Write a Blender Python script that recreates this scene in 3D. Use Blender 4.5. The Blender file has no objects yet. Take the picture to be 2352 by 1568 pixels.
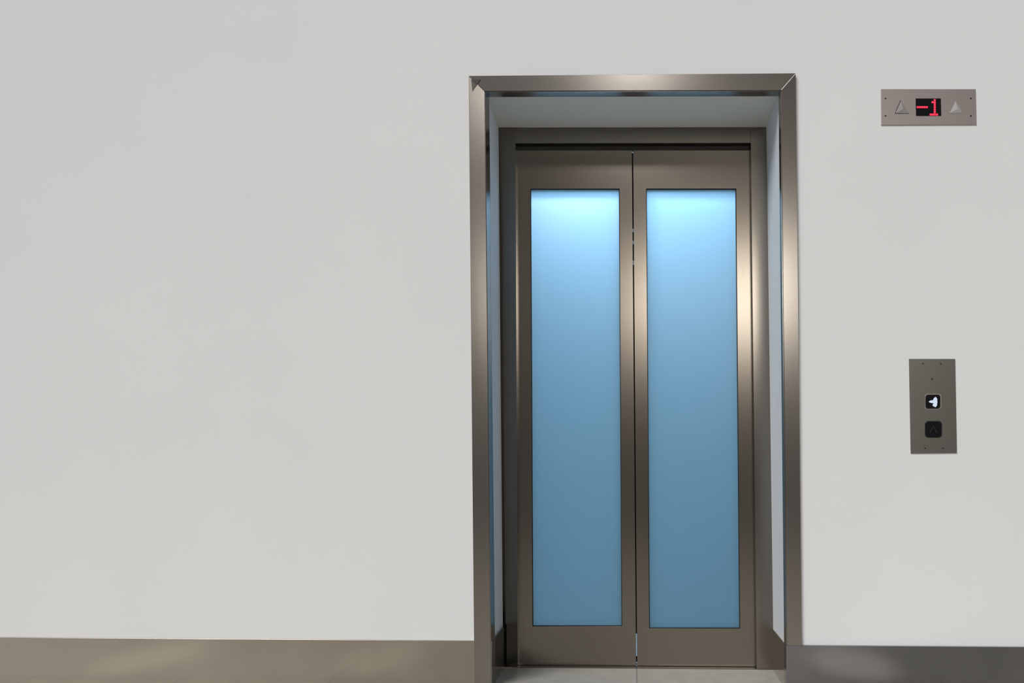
import bpy, bmesh, math
from mathutils import Vector, Matrix, Euler
scene = bpy.context.scene
scene.view_settings.view_transform = 'Standard'
scene.view_settings.look = 'None'

# ---------------------------------------------------------------- camera
W, H, F = 2352.0, 1568.0, 2100.0
VPX, VPY = 1453.0, 1080.0
YAW, PITCH, ROLL = 0.028, 0.020, 0.002
PPX, PPY = VPX - F*math.tan(YAW), VPY - F*math.tan(PITCH)
CAM = Vector((0, -3.5, 0.828))
R = Matrix.Rotation(YAW, 3, 'Z') @ Matrix.Rotation(math.pi/2 + PITCH, 3, 'X') @ Matrix.Rotation(ROLL, 3, 'Z')
cd = bpy.data.cameras.new('camera'); cam = bpy.data.objects.new('camera', cd)
scene.collection.objects.link(cam); scene.camera = cam
cd.sensor_width = 36; cd.sensor_fit = 'HORIZONTAL'; cd.lens = 36*F/W
cd.shift_x = -(PPX - W/2)/W; cd.shift_y = (PPY - H/2)/W
cam.matrix_world = Matrix.Translation(CAM) @ R.to_4x4()

def P(px, py, Y=0.0):
    "point of the building on the vertical plane y=Y, measured from the photograph"
    d = R @ Vector(((px-PPX)/F, -(py-PPY)/F, -1.0))
    t = (Y-CAM.y)/d.y
    return CAM + d*t

# ---------------------------------------------------------------- materials
def nt(name):
    m = bpy.data.materials.new(name); m.use_nodes = True
    return m, m.node_tree, m.node_tree.nodes['Principled BSDF']
def plain(name, col, rough=0.5, metal=0.0, emis=None, es=0):
    m, t, b = nt(name)
    b.inputs['Base Color'].default_value = (*col, 1)
    b.inputs['Roughness'].default_value = rough
    b.inputs['Metallic'].default_value = metal
    if emis:
        b.inputs['Emission Color'].default_value = (*emis, 1)
        b.inputs['Emission Strength'].default_value = es
    return m
def steel(name, col, rough=0.2, stretch=(2, 2, 220), var=0.06, patch=(1.5, 1, 1.5)):
    m, t, b = nt(name)
    tc = t.nodes.new('ShaderNodeTexCoord'); mp = t.nodes.new('ShaderNodeMapping')
    mp.inputs['Scale'].default_value = stretch
    n = t.nodes.new('ShaderNodeTexNoise'); n.inputs['Scale'].default_value = 1.0; n.inputs['Detail'].default_value = 3
    t.links.new(tc.outputs['Object'], mp.inputs['Vector']); t.links.new(mp.outputs[0], n.inputs['Vector'])
    r = t.nodes.new('ShaderNodeMapRange'); r.inputs['To Min'].default_value = rough-0.01; r.inputs['To Max'].default_value = rough+0.01
    t.links.new(n.outputs['Fac'], r.inputs['Value']); t.links.new(r.outputs[0], b.inputs['Roughness'])
    mp2 = t.nodes.new('ShaderNodeMapping'); mp2.inputs['Scale'].default_value = patch
    n2 = t.nodes.new('ShaderNodeTexNoise'); n2.inputs['Scale'].default_value = 1.3
    t.links.new(tc.outputs['Object'], mp2.inputs['Vector']); t.links.new(mp2.outputs[0], n2.inputs['Vector'])
    mix = t.nodes.new('ShaderNodeMix'); mix.data_type = 'RGBA'
    mix.inputs['A'].default_value = (*[c*(1-var) for c in col], 1)
    mix.inputs['B'].default_value = (*[min(1, c*(1+var)) for c in col], 1)
    t.links.new(n2.outputs['Fac'], mix.inputs['Factor'])
    t.links.new(mix.outputs['Result'], b.inputs['Base Color'])
    b.inputs['Metallic'].default_value = 1
    return m
def mottled(name, c1, c2, rough, scale):
    m, t, b = nt(name)
    tc = t.nodes.new('ShaderNodeTexCoord')
    n = t.nodes.new('ShaderNodeTexNoise'); n.inputs['Scale'].default_value = scale; n.inputs['Detail'].default_value = 5
    t.links.new(tc.outputs['Object'], n.inputs['Vector'])
    cr = t.nodes.new('ShaderNodeValToRGB')
    cr.color_ramp.elements[0].position = 0.35; cr.color_ramp.elements[0].color = (*c1, 1)
    cr.color_ramp.elements[1].position = 0.65; cr.color_ramp.elements[1].color = (*c2, 1)
    t.links.new(n.outputs['Fac'], cr.inputs['Fac']); t.links.new(cr.outputs['Color'], b.inputs['Base Color'])
    b.inputs['Roughness'].default_value = rough
    return m

M_wall = mottled('painted_plaster', (0.778, 0.786, 0.793), (0.802, 0.807, 0.813), 0.9, 1.7)
M_soffit_shade = mottled('soffit_shade_tint', (0.70, 0.65, 0.56), (0.72, 0.67, 0.58), 0.9, 1.7)  # wall paint darkened and warmed, putting the soffit's shade into its colour
M_frame = steel('brushed_steel', (0.335, 0.308, 0.285), 0.21)
M_door = steel('door_steel', (0.235, 0.21, 0.184), 0.21, (220, 2, 2))
M_jamb = steel('jamb_steel', (0.24, 0.218, 0.194), 0.21, (220, 2, 2))
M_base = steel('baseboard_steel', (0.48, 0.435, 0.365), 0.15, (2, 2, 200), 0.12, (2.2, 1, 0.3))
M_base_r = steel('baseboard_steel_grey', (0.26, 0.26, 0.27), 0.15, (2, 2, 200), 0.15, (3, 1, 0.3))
M_panel = steel('panel_steel', (0.50, 0.44, 0.435), 0.42, (2, 2, 260))
M_panel_b = steel('call_panel_steel', (0.28, 0.275, 0.255), 0.36, (260, 2, 2))
M_screw = plain('screw_dark', (0.08, 0.07, 0.07), 0.4, 0.9)
M_black = plain('black_plastic', (0.003, 0.003, 0.004), 0.2)
M_rubber = plain('black_rubber', (0.01, 0.01, 0.01), 0.6)
M_red = plain('red_led', (0.6, 0.02, 0.05), 0.5, 0, (1.0, 0.03, 0.09), 0.8)
M_white = plain('white_led', (0.3, 0.35, 0.4), 0.5, 0, (0.68, 0.78, 1.0), 0.6)
M_lens = plain('clear_lens', (0.42, 0.41, 0.39), 0.35)
M_lens_d = plain('dim_lens', (0.30, 0.29, 0.275), 0.3)
M_etch = plain('etched_mark', (0.010, 0.010, 0.012), 0.5)
M_cab = plain('cab_lining', (0.55, 0.58, 0.60), 0.7)

# frosted blue glass : translucent sheet
m = bpy.data.materials.new('frosted_blue_glass'); m.use_nodes = True; t = m.node_tree; t.nodes.clear()
out = t.nodes.new('ShaderNodeOutputMaterial')
tr = t.nodes.new('ShaderNodeBsdfTranslucent'); tr.inputs['Color'].default_value = (0.50, 0.76, 0.91, 1)
df = t.nodes.new('ShaderNodeBsdfDiffuse'); df.inputs['Color'].default_value = (0.07, 0.12, 0.13, 1)
gl = t.nodes.new('ShaderNodeBsdfGlossy'); gl.inputs['Roughness'].default_value = 0.3; gl.inputs['Color'].default_value = (0.8, 0.9, 1, 1)
m1 = t.nodes.new('ShaderNodeMixShader'); m1.inputs[0].default_value = 0.25
m2 = t.nodes.new('ShaderNodeMixShader'); m2.inputs[0].default_value = 0.03
t.links.new(tr.outputs[0], m1.inputs[1]); t.links.new(df.outputs[0], m1.inputs[2])
t.links.new(m1.outputs[0], m2.inputs[1]); t.links.new(gl.outputs[0], m2.inputs[2]); t.links.new(m2.outputs[0], out.inputs[0])
M_glass = m

# floor tiles
m, t, b = nt('floor_tiles')
tc = t.nodes.new('ShaderNodeTexCoord'); mp = t.nodes.new('ShaderNodeMapping'); mp.inputs['Location'].default_value = (-0.018, 0.12, 0)
br = t.nodes.new('ShaderNodeTexBrick'); br.offset = 0; br.inputs['Scale'].default_value = 1
br.inputs['Brick Width'].default_value = 0.6; br.inputs['Row Height'].default_value = 0.6; br.inputs['Mortar Size'].default_value = 0.003
br.inputs['Color1'].default_value = (0.50, 0.47, 0.42, 1); br.inputs['Color2'].default_value = (0.54, 0.51, 0.45, 1); br.inputs['Mortar'].default_value = (0.3, 0.28, 0.25, 1)
n = t.nodes.new('ShaderNodeTexNoise'); n.inputs['Scale'].default_value = 14; n.inputs['Detail'].default_value = 6
mx = t.nodes.new('ShaderNodeMix'); mx.data_type = 'RGBA'; mx.blend_type = 'MULTIPLY'; mx.inputs['Factor'].default_value = 0.4
t.links.new(tc.outputs['Object'], mp.inputs[0]); t.links.new(mp.outputs[0], br.inputs['Vector']); t.links.new(tc.outputs['Object'], n.inputs['Vector'])
t.links.new(br.outputs['Color'], mx.inputs['A']); t.links.new(n.outputs['Fac'], mx.inputs['B']); t.links.new(mx.outputs['Result'], b.inputs['Base Color'])
b.inputs['Roughness'].default_value = 0.4
M_floor = m

# ---------------------------------------------------------------- helpers
def link(name, bm, mat, parent=None, bevel=0, smooth=False):
    bmesh.ops.recalc_face_normals(bm, faces=bm.faces) if not name.startswith('wall') else None
    me = bpy.data.meshes.new(name); bm.to_mesh(me); bm.free()
    o = bpy.data.objects.new(name, me); scene.collection.objects.link(o)
    me.materials.append(mat)
    if bevel:
        md = o.modifiers.new('bevel', 'BEVEL'); md.width = bevel; md.segments = 2; md.limit_method = 'ANGLE'
    if parent: o.parent = parent
    return o
def empty(name):
    e = bpy.data.objects.new(name, None); e.empty_display_size = 0.1; scene.collection.objects.link(e); return e
def hexa(name, front, back, mat, parent=None, bevel=0):
    "closed prism from front polygon to back polygon"
    bm = bmesh.new()
    f = [bm.verts.new(v) for v in front]; k = [bm.verts.new(v) for v in back]
    bm.faces.new(f); bm.faces.new(list(reversed(k)))
    n = len(f)
    for i in range(n): bm.faces.new([f[i], k[i], k[(i+1) % n], f[(i+1) % n]])
    return link(name, bm, mat, parent, bevel)
def prism(name, pts, y0, y1, mat, parent=None, bevel=0, plane=None):
    pl = y0 if plane is None else plane
    fr = [(lambda p: Vector((p.x, y0, p.z)))(P(x, y, pl)) for x, y in pts]
    return hexa(name, fr, [Vector((v.x, y1, v.z)) for v in fr], mat, parent, bevel)
def rounded(x0, y0, x1, y1, r, n=6):
    o = []
    for cx, cy, a in ((x1-r, y0+r, -90), (x1-r, y1-r, 0), (x0+r, y1-r, 90), (x0+r, y0+r, 180)):
        for i in range(n+1):
            an = math.radians(a+90*i/n); o.append((cx+r*math.cos(an), cy+r*math.sin(an)))
    return o
def circle(cx, cy, r, n=20): return [(cx+r*math.cos(2*math.pi*i/n), cy+r*math.sin(2*math.pi*i/n)) for i in range(n)]
def box(name, x0, x1, y0, y1, z0, z1, mat, parent=None, bevel=0):
    fr = [Vector((x0, y0, z0)), Vector((x1, y0, z0)), Vector((x1, y0, z1)), Vector((x0, y0, z1))]
    return hexa(name, fr, [Vector((v.x, y1, v.z)) for v in fr], mat, parent, bevel)

# ---------------------------------------------------------------- wall with niche
YJ, YD = 0.34, 0.375           # jamb face, door face
def atz(pa, pb, z):            # extend line a->b (in a y-plane) to height z
    s = (z-pa.z)/(pb.z-pa.z); return pa+(pb-pa)*s
oTL = P(1114, 212); oTR = P(1793, 210); oBL = atz(oTL, P(1128, 1540), 0); oBR = atz(oTR, P(1806, 1480), 0)
rTL = P(1145, 293, YJ); rTR = P(1760, 292, YJ); rBL = atz(rTL, P(1155, 1440, YJ), 0); rBR = atz(rTR, P(1776, 1450, YJ), 0)
bm = bmesh.new()
V = lambda v: bm.verts.new(v)
A, B, C, D = V(oTL), V(oTR), V(oBR), V(oBL)
a, b_, c, d = V(rTL), V(rTR), V(rBR), V(rBL)
XL, XR, ZT = -6, 4.5, 4.2
g = [V((XL, 0, 0)), V((XL, 0, ZT)), V((oTL.x, 0, ZT)), V((oTR.x, 0, ZT)), V((XR, 0, ZT)), V((XR, 0, 0)), V((XL, 0, oTL.z)), V((XR, 0, oTR.z))]
bm.faces.new([g[0], D, A, g[6]]); bm.faces.new([g[6], A, g[2], g[1]]); bm.faces.new([A, B, g[3], g[2]])
bm.faces.new([B, g[7], g[4], g[3]]); bm.faces.new([C, g[5], g[7], B])
bm.faces.new([A, D, d, a]); bm.faces.new([B, b_, c, C])
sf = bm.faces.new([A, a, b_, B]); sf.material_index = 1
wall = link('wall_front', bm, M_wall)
wall.data.materials.append(M_soffit_shade)

box('floor', XL, XR, -6, 1.7, -0.05, 0.0, M_floor)

# ---------------------------------------------------------------- outer steel surround
fr = empty('elevator_door_surround')
o1 = [P(1078, 178), P(1826, 172)]
oL = atz(o1[0], P(1090, 1440), 0); oR = atz(o1[1], P(1840, 1478), 0)
def sub(v, y): return Vector((v.x, y, v.z))
hexa('leg_left', [sub(o1[0], -0.0155), sub(oTL, -0.0100), sub(oBL, -0.0100), sub(oL, -0.0155)], [sub(o1[0], 0), sub(oTL, 0), sub(oBL, 0), sub(oL, 0)], M_frame, fr, 0.0006)
hexa('leg_right', [sub(oTR, -0.0160), sub(o1[1], -0.0150), sub(oR, -0.0150), sub(oBR, -0.0160)], [sub(oTR, 0), sub(o1[1], 0), sub(oR, 0), sub(oBR, 0)], M_frame, fr, 0.0006)
hexa('head', [sub(o1[0], -0.015), sub(o1[1], -0.015), sub(oTR, -0.0138), sub(oTL, -0.0138)], [sub(o1[0], 0), sub(o1[1], 0), sub(oTR, 0), sub(oTL, 0)], M_frame, fr, 0.0006)
def lip(name, p, q, depth, nx, nz, mat=M_frame):
    th = 0.002
    bm = bmesh.new(); vs = []
    for y in (-0.009, depth):
        for s in (0, th):
            for w in (p, q):
                vs.append(bm.verts.new((w.x+nx*(s+max(0, y)*0.12+0.0005), y, w.z+nz*(s+max(0, y)*0.12+0.0005))))
    idx = [(0, 1, 3, 2), (4, 6, 7, 5), (0, 4, 5, 1), (2, 3, 7, 6), (0, 2, 6, 4), (1, 5, 7, 3)]
    for i in idx: bm.faces.new([vs[j] for j in i])
    link(name, bm, mat, fr)
lip('return_left', oTL, oBL, 0.05, 1, 0)
lip('return_right', oTR, oBR, 0.02, -1, 0)
lip('return_head', oTL, oTR, 0.03, 0, -1)
# small dented mitre at the top left corner
hexa('corner_dent', [P(1082, 183, -0.0162), P(1103, 182, -0.019), P(1094, 196, -0.0158), P(1085, 210, -0.0158)],
     [P(1082, 183, -0.012), P(1103, 182, -0.012), P(1094, 196, -0.012), P(1085, 210, -0.012)], M_frame, fr)

# ---------------------------------------------------------------- inner frame (landing door jambs)
jf = empty('elevator_door_frame')
def jamb(name, pts, yl, yr, back, ext=(0, 0)):
    f = []
    for i, (x, y) in enumerate(pts):
        Y = yl if i in (0, 3) else yr
        if y is None:
            top = P(*pts[0 if i == 3 else 1], Y); low = P(x, 1440, Y); v = atz(top, low, 0)
        else: v = P(x, y, Y)
        f.append(v)
    return hexa(name, f, [sub(v, back) for v in f], M_jamb, jf, 0.0004)
jamb('jamb_left', [(1145, 294), (1184, 294), (1189, None), (1155, None)], YJ+0.016, YJ, YD+0.035)
jamb('jamb_right', [(1724, 293), (1760, 293), (1776, None), (1737, None)], YJ, YJ, YD+0.035)
h = prism('header', [(1184, 293), (1724, 292), (1724, 328), (1184, 329)], YJ+0.001, YD+0.035, M_jamb, jf, 0.0004)

# ---------------------------------------------------------------- doors
def leaf(name, outer, glass):
    e = empty(name)
    yf, yb = YD, YD+0.032
    o = [P(*p, yf) for p in outer]; o[2] = atz(o[1], o[2], 0.004); o[3] = atz(o[0], o[3], 0.004)
    gl_ = [P(*p, yf) for p in glass]
    bm = bmesh.new()
    def ring(vs, y): return [bm.verts.new((v.x, y, v.z)) for v in vs]
    of, gf, gb, ob = ring(o, yf), ring(gl_, yf), ring(gl_, yb), ring(o, yb)
    seq = [of, gf, gb, ob]
    for k in range(4):
        r1, r2 = seq[k], seq[(k+1) % 4]
        for i in range(4):
            j = (i+1) % 4
            bm.faces.new([r1[i], r1[j], r2[j], r2[i]])
    link('door_panel', bm, M_door, e, 0.0008)
    bm = bmesh.new()
    cx = sum(v.x for v in gl_)/4; cz = sum(v.z for v in gl_)/4
    inset = [Vector((v.x + (0.003 if v.x < cx else -0.003), 0, v.z+(0.003 if v.z < cz else -0.003))) for v in gl_]
    gf, gi = ring(gl_, yf+0.006), ring(inset, yf+0.006); gb, gk = ring(inset, yf+0.009), ring(gl_, yf+0.009)
    seq = [gf, gi, gb, gk]
    for k in range(4):
        r1, r2 = seq[k], seq[(k+1) % 4]
        for i in range(4):
            j = (i+1) % 4
            bm.faces.new([r1[i], r1[j], r2[j], r2[i]])
    link('gasket', bm, M_rubber, e)
    bm = bmesh.new(); bm.faces.new(ring(gl_, yf+0.010)); link('frosted_pane', bm, M_glass, e)
    return e
leaf('elevator_door', [(1176, 318), (1451, 318), (1461, 1520), (1186, 1520)], [(1218, 433), (1423, 433), (1429, 1438), (1223, 1438)])
leaf('elevator_door', [(1454, 318), (1734, 318), (1746, 1520), (1463.5, 1520)], [(1484, 433), (1691, 433), (1700, 1443), (1491, 1443)])
prism('header_shadow_strip', [(1180, 324), (1730, 324), (1730, 344), (1180, 344)], YD-0.004, YD, M_rubber, jf)  # black strip in place of the shadow under the header
sl = empty('door_seal')
def sx(y): return 1452.5+(y-345)*(1462.5-1452.5)/1185
for i, (ya, yb) in enumerate([(345, 520), (528, 548), (556, 594), (604, 1458), (1510, 1523)]):
    prism('strip_%d' % (i+1), [(sx(ya)-4, ya), (sx(ya)+4, ya), (sx(yb)+4, yb), (sx(yb)-4, yb)], YD+0.033, YD+0.036, M_rubber, sl, plane=YD)

dl = P(1186, 1500, YD).x; dr = P(1746, 1500, YD).x
sill = empty('door_sill')
box('plate', rBL.x-0.0, rBR.x, YJ-0.0, YJ+0.10, 0.0, 0.0035, M_jamb, sill)
box('groove', dl, dr, YD-0.008, YD+0.001, 0.0032, 0.0042, M_rubber, sill)

# ---------------------------------------------------------------- lift cab behind the glass
cab = empty('elevator_cab')
x0, x1, y0, y1, z0, z1 = -0.72, 0.72, YD+0.045, 1.65, 0.0, 2.36
box('cab_wall_left', x0-0.03, x0, y0, y1, z0, z1, M_cab, cab)
box('cab_wall_right', x1, x1+0.03, y0, y1, z0, z1, M_cab, cab)
box('cab_wall_back', x0-0.03, x1+0.03, y1, y1+0.03, z0, z1, M_cab, cab)
box('cab_ceiling', x0-0.03, x1+0.03, YJ+0.02, y1+0.03, z1, z1+0.03, M_cab, cab)
box('cab_floor', x0, x1, y0, y1, 0.001, 0.006, M_cab, cab)
box('shaft_lintel', x0-0.03, x1+0.03, YD+0.036, y0, 2.2, z1, M_cab, cab)
box('shaft_side_left', x0-0.03, dl-0.0, YD+0.036, y0, 0, z1, M_cab, cab)
box('shaft_side_right', dr+0.0, x1+0.03, YD+0.036, y0, 0, z1, M_cab, cab)

def area(name, loc, target, sx_, sy_, power, col, shape='RECTANGLE'):
    l = bpy.data.lights.new(name, 'AREA'); l.shape = shape; l.size = sx_; l.size_y = sy_; l.energy = power; l.color = col
    o = bpy.data.objects.new(name, l); scene.collection.objects.link(o)
    o.location = loc; o.rotation_euler = (Vector(target)-Vector(loc)).to_track_quat('-Z', 'Y').to_euler()
    return o
area('cab_downlight', (-0.25, 0.53, 2.27), (-0.25, 0.40, 1.82), 0.14, 0.08, 3.0, (0.84, 0.88, 1.0))
area('cab_downlight', (0.26, 0.53, 2.27), (0.26, 0.40, 1.82), 0.14, 0.08, 1.9, (0.68, 0.90, 1.0))
area('cab_ceiling_light', (0, 0.85, 2.3), (0, 0.5, 1.4), 0.9, 0.4, 9.0, (0.52, 0.74, 1.0))
area('cab_back_fill', (0, 1.55, 0.9), (0, 0.4, 0.9), 1.1, 1.7, 1.9, (0.48, 0.86, 1.0))  # unseen soft fill, added at the cab back to brighten the panes

# ---------------------------------------------------------------- baseboards
zb = P(545, 1467, -0.01).z
zr = P(1950, 1483, -0.018).z
bl = empty('baseboard_left')
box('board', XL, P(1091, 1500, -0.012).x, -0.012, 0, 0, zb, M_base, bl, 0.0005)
def quadprism(name, top0, bot0, top1, bot1, th, mat, par):
    f = [top0, top1, bot1, bot0]
    hexa(name, f, [v+Vector((th, 0, 0)) for v in f], mat, par)
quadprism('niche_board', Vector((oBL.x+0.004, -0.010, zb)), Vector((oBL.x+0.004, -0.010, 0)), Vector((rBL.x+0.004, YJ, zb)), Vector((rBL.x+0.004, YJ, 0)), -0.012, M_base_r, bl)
bR = empty('baseboard_right')
xr0 = P(1806, 1520, -0.018).x
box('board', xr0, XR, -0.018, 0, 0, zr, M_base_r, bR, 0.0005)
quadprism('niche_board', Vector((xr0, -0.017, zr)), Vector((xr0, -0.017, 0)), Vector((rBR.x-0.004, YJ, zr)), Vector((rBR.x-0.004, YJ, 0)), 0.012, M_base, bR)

# ---------------------------------------------------------------- floor indicator panel
ip = empty('floor_indicator_panel')
YP = -0.004
prism('plate', [(2023, 204.5), (2241, 204.5), (2243, 286), (2024, 287)], YP, 0, M_panel, ip, 0.0008)
prism('display', [(2103, 226), (2161, 226), (2162, 266), (2104, 266)], YP-0.001, YP, M_black, ip)
def pyramid(name, pts, apex, y, h, mat, par):
    bm = bmesh.new(); vs = [bm.verts.new(P(*p, y)) for p in pts]; top = bm.verts.new(P(*apex, y-h))
    for i in range(3): bm.faces.new([vs[i], vs[(i+1) % 3], top])
    bm.faces.new(list(reversed(vs))); link(name, bm, mat, par)
prism('arrow_rim_1', [(2068, 230), (2088, 261), (2055, 261)], YP-0.0008, YP, M_screw, ip)
pyramid('arrow_1', [(2069, 232), (2087, 260), (2057, 260)], (2074, 250), YP-0.0009, 0.004, M_lens_d, ip)
pyramid('arrow_2', [(2195, 232), (2210, 259), (2181, 260)], (2199, 250), YP-0.0009, 0.004, M_lens, ip)
for i, (x, y) in enumerate([(2034, 226), (2034, 266), (2230, 226), (2230, 266)]):
    prism('screw_%d' % (i+1), circle(x, y, 2.0), YP-0.0008, YP, M_screw, ip)
bm = bmesh.new()
dots = [(2108+5.2*i, 246) for i in range(5)]
dots += [(2147, 230+5.4*i) for i in range(7)] + [(2142, 234.5)] + [(2137.5+4.9*i, 263) for i in range(4)]
for x, y in dots:
    r = 2.3
    f_ = [bm.verts.new(P(*p, YP-0.0016)) for p in rounded(x-2.45, y-r, x+2.45, y+r, 1.2, 3)]
    bm.faces.new(f_)
link('digits', bm, M_red, ip)

# ---------------------------------------------------------------- call button panel
cp = empty('call_button_panel')
prism('plate', [(2088, 824), (2194, 824), (2198, 1040), (2092, 1041)], YP, 0, M_panel_b, cp, 0.0008)
for i, (x, y) in enumerate([(2120, 835), (2161, 835), (2125, 1029), (2166, 1029)]):
    prism('screw_%d' % (i+1), circle(x, y, 2.0), YP-0.0006, YP, M_screw, cp)
prism('keyhole', circle(2141, 870.5, 2.2), YP-0.0006, YP, M_screw, cp)
prism('button_rim_1', rounded(2124, 904, 2162, 940, 7), YP-0.001, YP, M_panel, cp)
prism('button_1', rounded(2126, 906, 2160, 938, 6), YP-0.004, YP, M_black, cp, 0.0006)
prism('button_rim_2', rounded(2124.5, 966.5, 2164, 1005, 8), YP-0.001, YP, M_rubber, cp)
prism('button_2', rounded(2126, 968, 2162, 1003, 7), YP-0.004, YP, M_black, cp, 0.0006)
bl_sym = [(2134, 921), (2139, 919), (2143, 919), (2145, 914), (2149, 911), (2152.5, 915), (2153, 923), (2152, 931), (2149, 935), (2143, 932), (2142, 929), (2145, 926), (2139, 925), (2134, 923.5)]
prism('lit_arrow', bl_sym, YP-0.0046, YP-0.004, M_white, cp)
bm = bmesh.new()
def stroke(p, q, w):
    p = Vector(p); q = Vector(q); n_ = (q-p).normalized(); n_ = Vector((-n_.y, n_.x))*w/2
    bm.faces.new([bm.verts.new(P(v.x, v.y, YP-0.0045)) for v in (p+n_, q+n_, q-n_, p-n_)])
stroke((2135, 994), (2144, 978), 1.8); stroke((2144, 978), (2153, 994), 1.8); stroke((2135, 994), (2140, 991), 1.4); stroke((2153, 994), (2148, 991), 1.4)
link('unlit_arrow', bm, M_etch, cp)

# ---------------------------------------------------------------- lighting
w = bpy.data.worlds.new('world'); scene.world = w; w.use_nodes = True
w.node_tree.nodes['Background'].inputs[0].default_value = (1.0, 0.96, 0.91, 1)
w.node_tree.nodes['Background'].inputs[1].default_value = 0.13
s = bpy.data.lights.new('hall_daylight', 'SUN'); s.energy = 2.33; s.angle = math.radians(28); s.color = (0.99, 0.995, 1.0)
so = bpy.data.objects.new('hall_daylight', s); scene.collection.objects.link(so)
so.rotation_euler = Vector((0.46, 0.70, -0.78)).to_track_quat('-Z', 'Y').to_euler()
area('hall_lamp', (1.15, -8.5, 3.2), (0.3, 0, 1.4), 2.2, 1.0, 66, (1, 0.94, 0.84))
area('hall_lamp', (0.0, -8.5, 6.0), (0, 0, 1.6), 0.6, 0.7, 16, (1, 0.97, 0.92))
# added unseen spots lighting the floor for bright patches reflected in the baseboards
for x, e in ((-2.28, 300), (-1.2, 190), (1.02, 650)):
    l = bpy.data.lights.new('floor_patch_spot', 'SPOT'); l.energy = e; l.spot_size = math.radians(13); l.spot_blend = 1.0; l.shadow_soft_size = 0.03
    o = bpy.data.objects.new('floor_patch_spot', l); scene.collection.objects.link(o)
    o.location = (x*0.93, -0.12, 4.0); o.rotation_euler = (Vector((x*0.93, -0.56, 0))-o.location).to_track_quat('-Z', 'Y').to_euler()
    o.scale = (0.5, 1, 1)
